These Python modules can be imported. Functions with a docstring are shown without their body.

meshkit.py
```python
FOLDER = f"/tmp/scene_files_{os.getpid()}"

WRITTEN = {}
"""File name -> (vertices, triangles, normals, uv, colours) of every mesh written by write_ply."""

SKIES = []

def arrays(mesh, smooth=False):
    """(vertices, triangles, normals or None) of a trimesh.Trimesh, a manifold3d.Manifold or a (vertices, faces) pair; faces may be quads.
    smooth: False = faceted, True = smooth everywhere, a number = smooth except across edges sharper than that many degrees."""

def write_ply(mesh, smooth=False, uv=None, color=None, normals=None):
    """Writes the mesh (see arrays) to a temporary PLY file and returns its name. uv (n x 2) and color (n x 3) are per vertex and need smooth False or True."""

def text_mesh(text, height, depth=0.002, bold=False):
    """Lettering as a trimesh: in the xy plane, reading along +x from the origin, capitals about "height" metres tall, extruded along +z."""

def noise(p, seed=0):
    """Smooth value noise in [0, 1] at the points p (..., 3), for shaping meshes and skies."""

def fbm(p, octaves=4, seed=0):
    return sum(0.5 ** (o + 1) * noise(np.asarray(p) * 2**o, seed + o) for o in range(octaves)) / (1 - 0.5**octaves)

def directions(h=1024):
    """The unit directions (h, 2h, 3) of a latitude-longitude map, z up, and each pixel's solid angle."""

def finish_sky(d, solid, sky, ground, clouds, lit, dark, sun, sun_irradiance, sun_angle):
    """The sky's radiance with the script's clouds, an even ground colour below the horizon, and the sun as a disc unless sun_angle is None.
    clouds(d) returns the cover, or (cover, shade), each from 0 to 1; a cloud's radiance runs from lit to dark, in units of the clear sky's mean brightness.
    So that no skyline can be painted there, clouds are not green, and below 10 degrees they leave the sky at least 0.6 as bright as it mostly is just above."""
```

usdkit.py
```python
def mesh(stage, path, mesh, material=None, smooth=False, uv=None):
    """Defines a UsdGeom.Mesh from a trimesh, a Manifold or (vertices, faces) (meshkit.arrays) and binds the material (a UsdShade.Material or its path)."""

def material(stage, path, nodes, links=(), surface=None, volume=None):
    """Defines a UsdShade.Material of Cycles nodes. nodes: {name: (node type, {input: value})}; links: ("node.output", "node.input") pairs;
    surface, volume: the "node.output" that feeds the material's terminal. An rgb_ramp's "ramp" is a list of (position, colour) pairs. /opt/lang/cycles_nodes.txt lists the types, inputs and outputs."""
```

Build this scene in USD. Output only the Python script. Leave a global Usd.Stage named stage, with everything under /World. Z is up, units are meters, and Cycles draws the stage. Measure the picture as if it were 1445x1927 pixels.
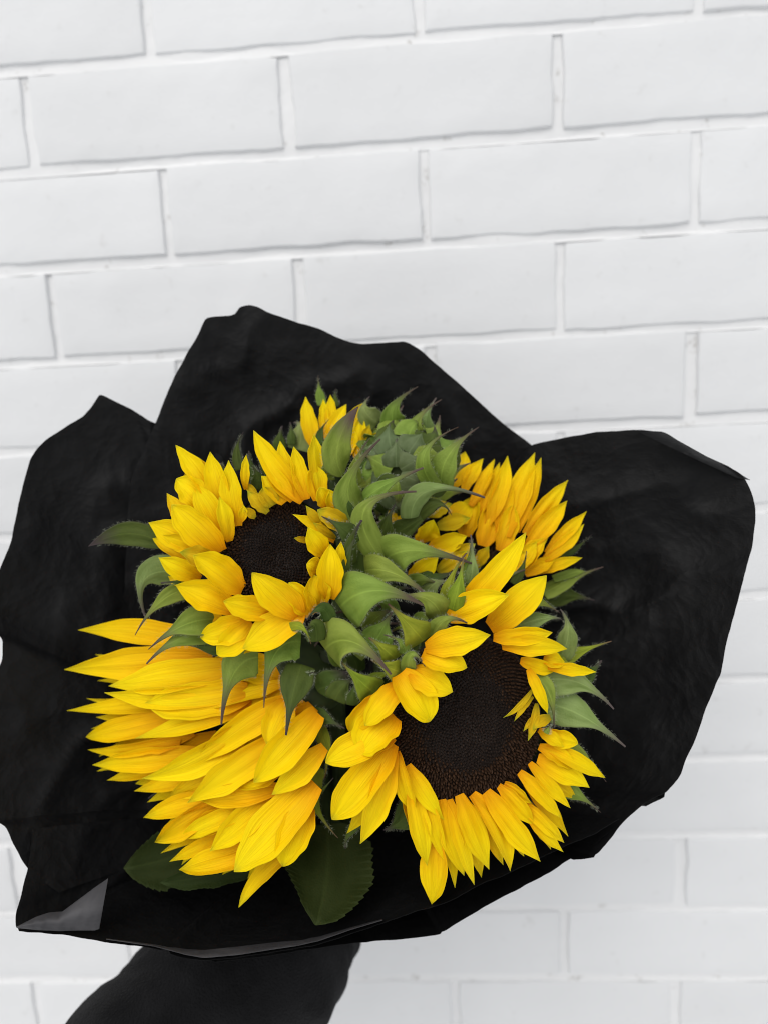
import math, random
import numpy as np, trimesh
import usdkit, meshkit
from scipy.interpolate import PchipInterpolator, CubicSpline
from scipy.spatial.transform import Rotation
from pxr import Usd, UsdGeom, UsdLux, UsdShade, Gf, Sdf, Vt

random.seed(7)
rng = np.random.default_rng(11)
stage = Usd.Stage.CreateInMemory()
UsdGeom.SetStageUpAxis(stage, 'Z')
UsdGeom.SetStageMetersPerUnit(stage, 1.0)
UsdGeom.Xform.Define(stage, '/World')
UsdGeom.Scope.Define(stage, '/World/Looks')

# ------------------------------------------------------------------ camera
PW, PH, F = 1445.0, 1927.0, 1259.3                 # size of the picture and focal length in its pixels
ZOFF = 1.816
CAM = np.array([0.3462, -0.6459, ZOFF - 0.3159])
ROT = Rotation.from_rotvec([1.736, 0.0049, -0.0783]).as_matrix()    # rows: right, down, forward
FOCUS, APERTURE = 0.355, 0.0049
cam = UsdGeom.Camera.Define(stage, '/World/camera')
cam.CreateHorizontalApertureAttr(36.0)
cam.CreateVerticalApertureAttr(36.0 * 1024 / 767)
cam.CreateFocalLengthAttr(36.0 * F / PW)
cam.CreateFStopAttr(36.0 * F / PW / (APERTURE * 1000))
cam.CreateFocusDistanceAttr(FOCUS)
cam.CreateClippingRangeAttr(Gf.Vec2f(0.02, 1000))
cam.CreateExposureAttr(0.18)
r_, d_, f_ = ROT
cam.AddTransformOp().Set(Gf.Matrix4d(*r_, 0, *(-d_), 0, *(-f_), 0, *CAM, 1))

# ------------------------------------------------------------------ sky and sun (overcast)
SUN_DIR = np.array([-0.32, -0.85, 0.95]); SUN_DIR /= np.linalg.norm(SUN_DIR)
ELEV, AZ = math.asin(SUN_DIR[2]), math.atan2(SUN_DIR[0], SUN_DIR[1])
sky = UsdLux.DomeLight.Define(stage, '/World/sky')
skymat = usdkit.material(stage, '/World/Looks/overcast_sky', {
    'tc': ('texture_coordinate', {}),
    'sky': ('sky_texture', {'sky_type': 'single_scattering', 'sun_disc': False, 'sun_elevation': ELEV, 'sun_rotation': AZ}),
    'cl': ('noise_texture', {'scale': 2.2, 'detail': 6.0, 'roughness': 0.55}),
    'ramp': ('rgb_ramp', {'ramp': [(0.3, (8.6, 8.8, 9.1)), (0.7, (10.7, 10.8, 10.9))]}),
    'mixc': ('mix_color', {'fac': 0.86, 'use_clamp': False}),
    'bg': ('background_shader', {'strength': 0.075})},
    [('tc.generated', 'cl.vector'), ('cl.fac', 'ramp.fac'), ('sky.color', 'mixc.a'), ('ramp.color', 'mixc.b'), ('mixc.result', 'bg.color')],
    surface='bg.background')
UsdShade.MaterialBindingAPI.Apply(sky.GetPrim()).Bind(skymat)
sun = UsdLux.DistantLight.Define(stage, '/World/sun')
sun.CreateNormalizeAttr(True); sun.CreateIntensityAttr(0.40); sun.CreateAngleAttr(50.0)
sun.CreateColorAttr(Gf.Vec3f(1.0, 0.965, 0.92))
zb = SUN_DIR; xb = np.cross([0, 0, 1], zb); xb /= np.linalg.norm(xb); yb = np.cross(zb, xb)
sun.AddTransformOp().Set(Gf.Matrix4d(*xb, 0, *yb, 0, *zb, 0, 0, 0, 5, 1))

# ------------------------------------------------------------------ helpers
def C(u, v, d):
    """A point at picture position (u, v) and distance d along the view axis, as camera-frame metres."""
    return np.stack([(np.asarray(u, float) - PW / 2) / F * d, (np.asarray(v, float) - PH / 2) / F * d, d + 0 * np.asarray(u, float)], -1)
def world(c):
    return CAM + np.asarray(c) @ ROT
used = {}
def path_for(parent, name):
    k = (parent, name); n = used.get(k, 0); used[k] = n + 1
    return f'{parent}/{name}' if n == 0 else f'{parent}/{name}_{n:03d}'
def data(prim, **kw):
    for k, v in kw.items():
        if v: prim.SetCustomDataByKey(k, v)
ORIGIN = {}
def thing(name, origin, label, category, group=None):
    p = path_for('/World', name)
    x = UsdGeom.Xform.Define(stage, p); x.AddTranslateOp().Set(Gf.Vec3d(*map(float, origin)))
    ORIGIN[p] = np.asarray(origin, float)
    data(x.GetPrim(), label=label, category=category, group=group)
    return p
def part(parent, name, verts, faces, mat, smooth=True, uv=None, label=None, kind=None):
    """verts are world points; a part's own frame is that of its thing."""
    p = path_for(parent, name)
    top = '/'.join(parent.split('/')[:3])
    m = usdkit.mesh(stage, p, (np.asarray(verts) - ORIGIN[top], np.asarray(faces)), mat, smooth=smooth, uv=uv)
    data(m.GetPrim(), label=label, kind=kind)
    return p
def grid_faces(nr, nc, closed=False):
    """quads of a grid of nr x nc points (row-major); closed joins the last column to the first."""
    i, j = np.meshgrid(np.arange(nr - 1), np.arange(nc if closed else nc - 1), indexing='ij')
    a = i * nc + j; b = i * nc + (j + 1) % nc
    return np.stack([a, b, b + nc, a + nc], -1).reshape(-1, 4)
def unit(a):
    return a / np.maximum(np.linalg.norm(a, axis=-1, keepdims=True), 1e-12)
def solid_sheet(P, thick):
    """A grid of points (nr, nc, 3) as a thin closed sheet: the front grid, the back grid and the rim. Returns verts, quads, index map for uv."""
    nr, nc = P.shape[:2]
    du = np.gradient(P, axis=1); dv = np.gradient(P, axis=0)
    n = unit(np.cross(du, dv))
    Q = P + n * np.asarray(thick)
    V = np.concatenate([P.reshape(-1, 3), Q.reshape(-1, 3)])
    f = grid_faces(nr, nc); N = nr * nc
    idx = np.arange(N).reshape(nr, nc)
    ring = np.concatenate([idx[0, :-1], idx[:-1, -1], idx[-1, :0:-1], idx[:0:-1, 0]])
    nxt = np.roll(ring, -1)
    rim = np.stack([nxt, ring, ring + N, nxt + N], -1)
    return V, np.concatenate([f[:, ::-1], f + N, rim[:, ::-1]])

# ------------------------------------------------------------------ materials
M = {}
def mat(name, nodes, links, surface):
    M[name] = usdkit.material(stage, '/World/Looks/' + name, nodes, links, surface=surface)
def paint(name, tint, dirt):
    mat(name, {'geo': ('geometry', {}), 'oi': ('object_info', {}),
        'n1': ('noise_texture', {'scale': 9.0, 'detail': 4.0}), 'n2': ('noise_texture', {'scale': 240.0, 'detail': 4.0}), 'n3': ('noise_texture', {'scale': 55.0, 'detail': 6.0, 'roughness': 0.65}),
        'r1': ('rgb_ramp', {'ramp': [(0.3, tuple(t * 0.955 for t in tint)), (0.7, tint)]}),
        'rd': ('rgb_ramp', {'ramp': [(0.61, (0, 0, 0)), (0.75, (dirt,) * 3)]}),
        'mx': ('mix_color', {'b': (0.30, 0.28, 0.25)}),
        'hv': ('hsv', {}), 'mr': ('map_range', {'from_min': 0.0, 'from_max': 1.0, 'to_min': 0.97, 'to_max': 1.015}),
        'b1': ('bump', {'strength': 0.25, 'distance': 0.0006}), 'b2': ('bump', {'strength': 0.35, 'distance': 0.0016}),
        'p': ('principled_bsdf', {'roughness': 0.55, 'specular_ior_level': 0.35})},
        [('geo.position', 'n1.vector'), ('geo.position', 'n2.vector'), ('geo.position', 'n3.vector'), ('n1.fac', 'r1.fac'), ('n3.fac', 'rd.fac'), ('rd.color', 'mx.fac'), ('r1.color', 'mx.a'),
         ('oi.random', 'mr.value'), ('mr.result', 'hv.value'), ('mx.result', 'hv.color'), ('hv.color', 'p.base_color'),
         ('n3.fac', 'b2.height'), ('n2.fac', 'b1.height'), ('b2.normal', 'b1.normal'), ('b1.normal', 'p.normal')], 'p.BSDF')
paint('white_brick_paint', (0.728, 0.734, 0.742), 0.22)
paint('white_mortar_paint', (0.768, 0.770, 0.774), 0.85)

def petal_mat(name, stops, sat):
    mat(name, {'tc': ('texture_coordinate', {}), 'oi': ('object_info', {}), 'sep': ('separate_xyz', {}),
        'map': ('mapping', {'scale': (42.0, 1.0, 1.0)}), 'off': ('math', {'math_type': 'multiply', 'value2': 90.0}),
        'nz': ('noise_texture', {'dimensions': '4D', 'scale': 1.0, 'detail': 3.0, 'roughness': 0.6}),
        'blot': ('noise_texture', {'dimensions': '4D', 'scale': 3.0, 'detail': 3.0}),
        'rp': ('rgb_ramp', {'ramp': stops}),
        'rs': ('rgb_ramp', {'ramp': [(0.34, (0.74, 0.60, 0.5)), (0.50, (1, 1, 1))]}),
        'mul': ('mix_color', {'blend_type': 'multiply', 'fac': 0.5}),
        'hv': ('hsv', {'saturation': sat}), 'hr': ('map_range', {'to_min': 0.4945, 'to_max': 0.5035}),
        'vr': ('map_range', {'from_min': 0.25, 'from_max': 0.75, 'to_min': 0.92, 'to_max': 1.04}),
        'bp': ('bump', {'strength': 0.7, 'distance': 0.0010}),
        'p': ('principled_bsdf', {'roughness': 0.6, 'specular_ior_level': 0.14, 'sheen_weight': 0.0}),
        'tr': ('translucent_bsdf', {}), 'mxc': ('mix_closure', {'fac': 0.17})},
        [('tc.UV', 'map.vector'), ('tc.UV', 'sep.vector'), ('map.vector', 'nz.vector'), ('oi.random', 'off.value1'), ('off.value', 'nz.w'), ('off.value', 'blot.w'), ('tc.UV', 'blot.vector'),
         ('sep.y', 'rp.fac'), ('nz.fac', 'rs.fac'), ('rp.color', 'mul.a'), ('rs.color', 'mul.b'), ('mul.result', 'hv.color'), ('oi.random', 'hr.value'), ('hr.result', 'hv.hue'), ('blot.fac', 'vr.value'), ('vr.result', 'hv.value'),
         ('hv.color', 'p.base_color'), ('hv.color', 'tr.color'), ('nz.fac', 'bp.height'), ('bp.normal', 'p.normal'), ('p.BSDF', 'mxc.closure1'), ('tr.BSDF', 'mxc.closure2')], 'mxc.closure')
petal_mat('yellow_petal', [(0.0, (0.92, 0.40, 0.001)), (0.25, (0.97, 0.60, 0.001)), (0.6, (0.98, 0.735, 0.0015)), (0.92, (0.98, 0.79, 0.003)), (1.0, (0.74, 0.64, 0.02))], 1.0)
petal_mat('deep_yellow_petal', [(0.0, (0.86, 0.38, 0.001)), (0.4, (0.95, 0.57, 0.001)), (0.8, (0.97, 0.70, 0.0015)), (1.0, (0.78, 0.64, 0.01))], 1.0)
petal_mat('green_yellow_petal', [(0.0, (0.45, 0.36, 0.01)), (0.35, (0.72, 0.48, 0.006)), (0.75, (0.80, 0.56, 0.008)), (1.0, (0.42, 0.46, 0.02))], 1.0)

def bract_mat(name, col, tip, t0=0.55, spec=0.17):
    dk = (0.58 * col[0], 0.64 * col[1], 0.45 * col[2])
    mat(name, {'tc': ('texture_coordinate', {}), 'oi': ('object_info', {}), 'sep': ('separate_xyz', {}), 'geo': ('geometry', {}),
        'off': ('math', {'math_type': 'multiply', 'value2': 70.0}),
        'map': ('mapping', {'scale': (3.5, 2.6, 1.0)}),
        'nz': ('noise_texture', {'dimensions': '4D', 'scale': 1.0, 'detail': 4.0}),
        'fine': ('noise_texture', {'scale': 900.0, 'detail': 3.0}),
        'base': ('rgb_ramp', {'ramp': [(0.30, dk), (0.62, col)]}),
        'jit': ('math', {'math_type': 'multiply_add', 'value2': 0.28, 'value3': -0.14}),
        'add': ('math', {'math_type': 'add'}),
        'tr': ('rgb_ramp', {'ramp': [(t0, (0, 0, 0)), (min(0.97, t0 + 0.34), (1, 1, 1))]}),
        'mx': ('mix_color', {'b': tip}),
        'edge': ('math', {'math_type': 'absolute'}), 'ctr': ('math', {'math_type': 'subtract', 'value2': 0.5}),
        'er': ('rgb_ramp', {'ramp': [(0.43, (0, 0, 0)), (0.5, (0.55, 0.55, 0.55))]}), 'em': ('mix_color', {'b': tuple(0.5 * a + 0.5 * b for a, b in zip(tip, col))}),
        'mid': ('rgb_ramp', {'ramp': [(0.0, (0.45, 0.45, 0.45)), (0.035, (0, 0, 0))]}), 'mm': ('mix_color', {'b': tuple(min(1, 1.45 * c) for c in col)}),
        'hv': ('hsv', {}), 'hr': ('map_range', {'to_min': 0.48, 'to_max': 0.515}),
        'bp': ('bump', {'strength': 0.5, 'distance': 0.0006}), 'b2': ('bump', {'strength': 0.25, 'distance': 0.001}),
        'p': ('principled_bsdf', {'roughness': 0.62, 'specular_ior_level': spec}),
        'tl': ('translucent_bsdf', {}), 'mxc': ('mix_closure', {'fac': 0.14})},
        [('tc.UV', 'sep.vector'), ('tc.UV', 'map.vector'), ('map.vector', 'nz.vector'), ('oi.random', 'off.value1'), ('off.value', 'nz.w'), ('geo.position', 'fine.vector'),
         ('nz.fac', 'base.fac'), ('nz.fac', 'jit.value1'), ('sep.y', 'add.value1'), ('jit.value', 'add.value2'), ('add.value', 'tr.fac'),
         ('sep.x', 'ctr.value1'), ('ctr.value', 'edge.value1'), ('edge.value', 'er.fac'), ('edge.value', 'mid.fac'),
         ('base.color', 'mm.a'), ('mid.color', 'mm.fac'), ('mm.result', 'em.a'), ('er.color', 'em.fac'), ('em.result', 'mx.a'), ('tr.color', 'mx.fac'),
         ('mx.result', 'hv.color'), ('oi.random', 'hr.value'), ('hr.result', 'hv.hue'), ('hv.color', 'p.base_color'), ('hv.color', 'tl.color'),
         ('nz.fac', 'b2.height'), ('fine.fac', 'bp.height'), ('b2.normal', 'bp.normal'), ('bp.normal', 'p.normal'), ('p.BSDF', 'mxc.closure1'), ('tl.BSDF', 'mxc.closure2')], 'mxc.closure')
bract_mat('green_bract', (0.225, 0.31, 0.05), (0.10, 0.07, 0.055))
bract_mat('yellow_green_bract', (0.26, 0.32, 0.025), (0.13, 0.08, 0.045), 0.68)
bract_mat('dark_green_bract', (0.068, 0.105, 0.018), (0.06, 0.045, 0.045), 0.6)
bract_mat('pale_green_bract', (0.26, 0.34, 0.11), (0.11, 0.085, 0.08), 0.6)
bract_mat('bloom_bract', (0.13, 0.17, 0.075), (0.10, 0.09, 0.07), 0.8)
bract_mat('deep_green_leaf', (0.026, 0.038, 0.009), (0.035, 0.05, 0.015), 0.9, 0.07)
mat('fine_hair', {'p': ('principled_bsdf', {'base_color': (0.46, 0.50, 0.36), 'roughness': 0.6})}, [], 'p.BSDF')
mat('stem_green', {'geo': ('geometry', {}), 'n': ('noise_texture', {'scale': 120.0, 'detail': 3.0}), 'r': ('rgb_ramp', {'ramp': [(0.3, (0.022, 0.036, 0.008)), (0.7, (0.045, 0.068, 0.015))]}), 'p': ('principled_bsdf', {'roughness': 0.6})},
    [('geo.position', 'n.vector'), ('n.fac', 'r.fac'), ('r.color', 'p.base_color')], 'p.BSDF')
def floret_mat(name, a, b):
    mat(name, {'geo': ('geometry', {}), 'n': ('noise_texture', {'scale': 700.0, 'detail': 2.0}), 'r': ('rgb_ramp', {'ramp': [(0.3, a), (0.7, b)]}), 'p': ('principled_bsdf', {'roughness': 0.6, 'specular_ior_level': 0.25})},
        [('geo.position', 'n.vector'), ('n.fac', 'r.fac'), ('r.color', 'p.base_color')], 'p.BSDF')
floret_mat('brown_floret', (0.018, 0.009, 0.005), (0.068, 0.034, 0.017))
floret_mat('black_floret', (0.010, 0.0065, 0.005), (0.034, 0.021, 0.015))
floret_mat('green_floret', (0.03, 0.035, 0.012), (0.08, 0.08, 0.03))
def paper_mat(name, a, b, rough, spec):
    mat(name, {'geo': ('geometry', {}), 'n': ('noise_texture', {'scale': 30.0, 'detail': 5.0, 'roughness': 0.55}), 'f': ('noise_texture', {'scale': 600.0, 'detail': 3.0}),
        'map': ('mapping', {'scale': (300.0, 300.0, 1400.0), 'rotation': (0.5, 0.3, 0.8)}), 'fib': ('noise_texture', {'scale': 1.0, 'detail': 2.0}), 'wv': ('noise_texture', {'scale': 14.0, 'detail': 3.0}), 'wa': ('vector_math', {'math_type': 'multiply_add', 'vector2': (0.05, 0.05, 0.05)}), 'vo': ('voronoi_texture', {'scale': 46.0, 'feature': 'f1', 'detail': 2.0, 'roughness': 0.6}), 'b0': ('bump', {'strength': 0.2, 'distance': 0.005}),
        'r': ('rgb_ramp', {'ramp': [(0.3, a), (0.7, b)]}),
        'b1': ('bump', {'strength': 0.14, 'distance': 0.003}), 'b2': ('bump', {'strength': 0.28, 'distance': 0.0005}), 'b3': ('bump', {'strength': 0.25, 'distance': 0.0004}),
        'p': ('principled_bsdf', {'roughness': rough, 'specular_ior_level': spec})},
        [('geo.position', 'n.vector'), ('geo.position', 'f.vector'), ('geo.position', 'map.vector'), ('map.vector', 'fib.vector'), ('n.fac', 'r.fac'), ('r.color', 'p.base_color'),
         ('n.fac', 'b1.height'), ('f.fac', 'b2.height'), ('geo.position', 'wv.vector'), ('wv.color', 'wa.vector1'), ('geo.position', 'wa.vector3'), ('wa.vector', 'vo.vector'), ('vo.distance', 'b0.height'), ('b0.normal', 'b1.normal'), ('b1.normal', 'b2.normal'), ('fib.fac', 'b3.height'), ('b2.normal', 'b3.normal'), ('b3.normal', 'p.normal')], 'p.BSDF')
paper_mat('black_paper', (0.0026, 0.0026, 0.0029), (0.0050, 0.0050, 0.0053), 0.60, 0.18)
paper_mat('lit_grey_paper', (0.034, 0.033, 0.036), (0.072, 0.070, 0.074), 0.7, 0.3)  # lit copy of the black paper: backlight and sheen put into its grey
mat('black_fabric', {'geo': ('geometry', {}), 'n': ('noise_texture', {'scale': 30.0, 'detail': 5.0}), 'w': ('noise_texture', {'scale': 700.0, 'detail': 3.0}),
    'r': ('rgb_ramp', {'ramp': [(0.3, (0.005, 0.005, 0.0055)), (0.7, (0.012, 0.012, 0.013))]}), 'b': ('bump', {'strength': 0.9, 'distance': 0.002}),
    'p': ('principled_bsdf', {'roughness': 0.9, 'specular_ior_level': 0.08, 'sheen_weight': 0.035})},
    [('geo.position', 'n.vector'), ('geo.position', 'w.vector'), ('n.fac', 'r.fac'), ('r.color', 'p.base_color'), ('w.fac', 'b.height'), ('b.normal', 'p.normal')], 'p.BSDF')
mat('skin', {'geo': ('geometry', {}), 'n': ('noise_texture', {'scale': 80.0}), 'r': ('rgb_ramp', {'ramp': [(0.3, (0.50, 0.29, 0.20)), (0.7, (0.60, 0.36, 0.26))]}), 'p': ('principled_bsdf', {'roughness': 0.5, 'subsurface_weight': 0.1})},
    [('geo.position', 'n.vector'), ('n.fac', 'r.fac'), ('r.color', 'p.base_color')], 'p.BSDF')

# ------------------------------------------------------------------ the wall: every brick on its own
BL, BH, MORTAR = 0.24, 0.0859, 0.0094
wall = thing('brick_wall', (0.35, 0.0, ZOFF - 0.5), 'white painted brick wall behind the bouquet', 'wall')
def brick(x0, x1, z0, z1, seed):
    nx, nz = 40, 16
    def axis(n):                                   # points bunched near both ends, so that edges round off
        t = np.linspace(0, 1, n - 6); e = 0.012
        return np.concatenate([[0, e * 0.35, e], e + (1 - 2 * e) * t[1:-1], [1 - e, 1 - e * 0.35, 1]])
    ax = axis(nx); az = axis(nz)
    ax = np.where(ax < 0.5, np.minimum(ax, ax), ax)
    X, Z = np.meshgrid(x0 + ax * (x1 - x0), z0 + az * (z1 - z0))
    p = np.stack([X, 0 * X, Z], -1)
    ex = np.minimum(X - x0, x1 - X); ez = np.minimum(Z - z0, z1 - Z)
    e = np.minimum(ex, ez)
    R = 0.0028
    Y = np.where(e < R, R - np.sqrt(np.maximum(R * R - (R - e) ** 2, 0)), 0.0)
    Y = Y + 0.0018 * (meshkit.fbm(p * 18 + seed * 3.1, 4) - 0.5) + 0.0007 * (meshkit.fbm(p * 90 + seed, 3) - 0.5)
    # ragged outline
    sx = np.clip(1 - ex / 0.012, 0, 1); sz = np.clip(1 - ez / 0.010, 0, 1)
    X = X + sx * 0.0026 * (meshkit.fbm(p * 40 + 7.7 + seed, 3) - 0.5) * 2
    Z = Z + sz * 0.0024 * (meshkit.fbm(p * np.array([28, 40, 40]) + 3.3 + seed, 3) - 0.5) * 2
    Y = Y + 0.0006 * math.sin(seed * 12.9)         # some bricks sit a little proud
    front = np.stack([X, Y, Z], -1)
    n_r, n_c = front.shape[:2]
    idx = np.arange(n_r * n_c).reshape(n_r, n_c)
    ring = np.concatenate([idx[0, :-1], idx[:-1, -1], idx[-1, :0:-1], idx[:0:-1, 0]])
    V = front.reshape(-1, 3)
    back = V[ring].copy(); back[:, 1] = 0.03
    f = grid_faces(n_r, n_c)
    N = len(V); k = len(ring); j = np.arange(k)
    skirt = np.stack([ring, N + j, N + (j + 1) % k, ring[(j + 1) % k]], -1)
    return np.concatenate([V, back]), np.concatenate([f, skirt])
count = 0
for row in range(-1, 14):
    half = 0.5 if row % 2 == 0 else 0.0
    zb_, zt = ZOFF - row * BH, ZOFF - (row - 1) * BH - MORTAR
    for col in range(-2, 5):
        xa = (col + half) * BL + 0.0060; xb2 = (col + half + 1) * BL - 0.0030
        j1, j2 = rng.normal(0, 0.0012, 2)
        v, f = brick(xa + j1, xb2 + j2, zb_ + rng.normal(0, 0.0007), zt + rng.normal(0, 0.0007), count * 1.37)
        part(wall, 'brick', v, f, M['white_brick_paint'], smooth=40); count += 1
gx, gz = np.meshgrid(np.arange(-0.50, 1.22, 0.006), np.arange(ZOFF - 13 * BH - 0.01, ZOFF + 2 * BH, 0.006))
pp = np.stack([gx, 0 * gx, gz], -1)
gy = 0.0034 + 0.0030 * (meshkit.fbm(pp * 14 + 5, 3) - 0.5) + 0.0012 * (meshkit.fbm(pp * 110, 3) - 0.5)
part(wall, 'mortar', np.stack([gx, gy, gz], -1).reshape(-1, 3), grid_faces(*gx.shape), M['white_mortar_paint'])
for row in range(-1, 14):                          # bed joints, struck so that they lie deep under the brick above and nearly flush below
    ztop = ZOFF - row * BH + 0.0012
    k = np.array([0, .12, .24, .4, .6, .8, 1.0])[:, None]
    x = np.arange(-0.48, 1.21, 0.004)[None, :]
    q = np.stack(np.broadcast_arrays(x, 0 * x + row * 3.7, 0 * k), -1)
    deep = 0.0085 * np.clip(0.25 + 1.5 * (meshkit.fbm(q * np.array([9, 1, 1]), 3) - 0.2), 0.15, 1.1) 
    y = 0.0020 + deep * (1 - k) ** 0.85 + 0.0005 * (meshkit.fbm(np.stack(np.broadcast_arrays(x * 160, k * 1.5, row + 0 * x), -1), 2) - 0.5)
    z = ztop - k * (MORTAR + 0.0016) + 0 * x
    part(wall, 'mortar_joint', np.stack([x + 0 * k, y, z], -1).reshape(-1, 3), grid_faces(*y.shape)[:, ::-1], M['white_mortar_paint'])

# ------------------------------------------------------------------ petals, bracts and leaves
PETAL_W = PchipInterpolator([0, .12, .3, .5, .68, .84, .94, 1], [.40, .64, .92, 1, .83, .45, .17, .015])
ROUND_W = PchipInterpolator([0, .12, .3, .5, .7, .86, .95, 1], [.48, .72, .95, 1, .84, .50, .20, .02])
BRACT_W = PchipInterpolator([0, .12, .28, .42, .56, .70, .85, 1], [.86, 1, .98, .80, .44, .19, .085, .02])
FOLD_W = PchipInterpolator([0, .1, .25, .4, .55, .7, .85, 1], [.94, 1, .86, .60, .36, .18, .085, .02])
BROAD_W = PchipInterpolator([0, .1, .3, .55, .75, .9, 1], [.35, .75, .98, 1, .80, .42, .02])
LEAF_W = PchipInterpolator([0, .08, .25, .45, .7, .88, 1], [.16, .55, .95, 1, .70, .30, .02])
def blade(p0, p1, p2, width, profile, roll=0.0, twist=0.0, cup=0.25, ridge=0.05, curl=0.0, wav=0.05, ns=26, nw=15, thick=0.00022, fold=0.0, teeth=0.0, over=0.0):
    """A petal or leaf: a spine through p0, p1 (at half way) and p2 (camera-frame metres), width in metres as seen face on.
    roll turns its face about the spine, cup hollows it, curl bends the tip, fold creases it along the midrib."""
    p0, p1, p2 = map(np.asarray, (p0, p1, p2))
    t = np.linspace(0, 1, ns)[:, None] ** 0.94
    ctrl = 2 * p1 - 0.5 * (p0 + p2)
    S = (1 - t) ** 2 * p0 + 2 * t * (1 - t) * ctrl + t * t * p2
    L = np.linalg.norm(p2 - p0)
    T = unit(np.gradient(S, axis=0))
    toward = unit(-S)                                       # towards where one looks from
    side = unit(np.cross(T, toward)); nrm = np.cross(side, T)
    S = S - toward * (over * np.clip(1 - t / 0.3, 0, 1) ** 2)
    S = S + nrm * (curl * L * np.clip((t - 0.55) / 0.45, 0, 1) ** 2)
    a = np.radians(roll + twist * (t - 0.5))
    side2 = side * np.cos(a) + nrm * np.sin(a); nrm2 = nrm * np.cos(a) - side * np.sin(a)
    s = np.linspace(-1, 1, nw)[None, :]
    w = (profile(t[:, 0]) * width / 2)[:, None]
    ph = rng.uniform(0, 50)
    edge = 1 + wav * 2.2 * (meshkit.noise(np.stack([t[:, 0] * 7 + ph, 0 * t[:, 0], 0 * t[:, 0]], -1)) - 0.5)[:, None] * np.abs(s)
    edge = edge * (1 - teeth * np.mod(t * 17 + 0.3 * np.sign(s), 1.0) * np.abs(s) ** 4)
    lat = w * s * edge * (1 - 0.18 * abs(cup) * s * s)
    pin = 0.55 + 1.1 * t ** 2
    h = w * (cup * pin * s * s + fold * np.abs(s)) + ridge * w * np.cos(2 * np.pi * s) * np.sin(np.pi * t)
    h = h + wav * 0.9 * w * np.abs(s) * (meshkit.noise(np.stack(np.broadcast_arrays(t * 5 + ph + 9, np.sign(s) * 3.0 + ph, 0 * s), -1)) - 0.5) * 2
    P = S[:, None] + side2[:, None] * lat[..., None] + nrm2[:, None] * h[..., None]
    V, f = solid_sheet(P, thick)
    uv = np.stack(np.broadcast_arrays((s + 1) / 2, t), -1).reshape(-1, 2)
    return V, f, np.concatenate([uv, uv]), P, nrm2
def hairs_on(P, n, length):
    """Short fine hairs along both edges of a blade; returns (k, 3, 3) points."""
    out = []
    ns, nw = P.shape[:2]
    for e, inner in ((0, 1), (nw - 1, nw - 2)):
        for _ in range(n):
            x = rng.uniform(0.05, 0.93) * (ns - 1); i = int(x); fr = x - i
            a = P[i, e] * (1 - fr) + P[i + 1, e] * fr
            o = unit(P[i, e] - P[i, inner]); al = unit(P[i + 1, e] - P[i, e])
            d = unit(o + al * rng.uniform(-0.2, 0.7) + rng.normal(0, 0.35, 3))
            l = length * rng.uniform(0.5, 1.25)
            out.append([a, a + d * l * 0.5, a + unit(d + al * 0.4) * l * 0.97])
    return out
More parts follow.
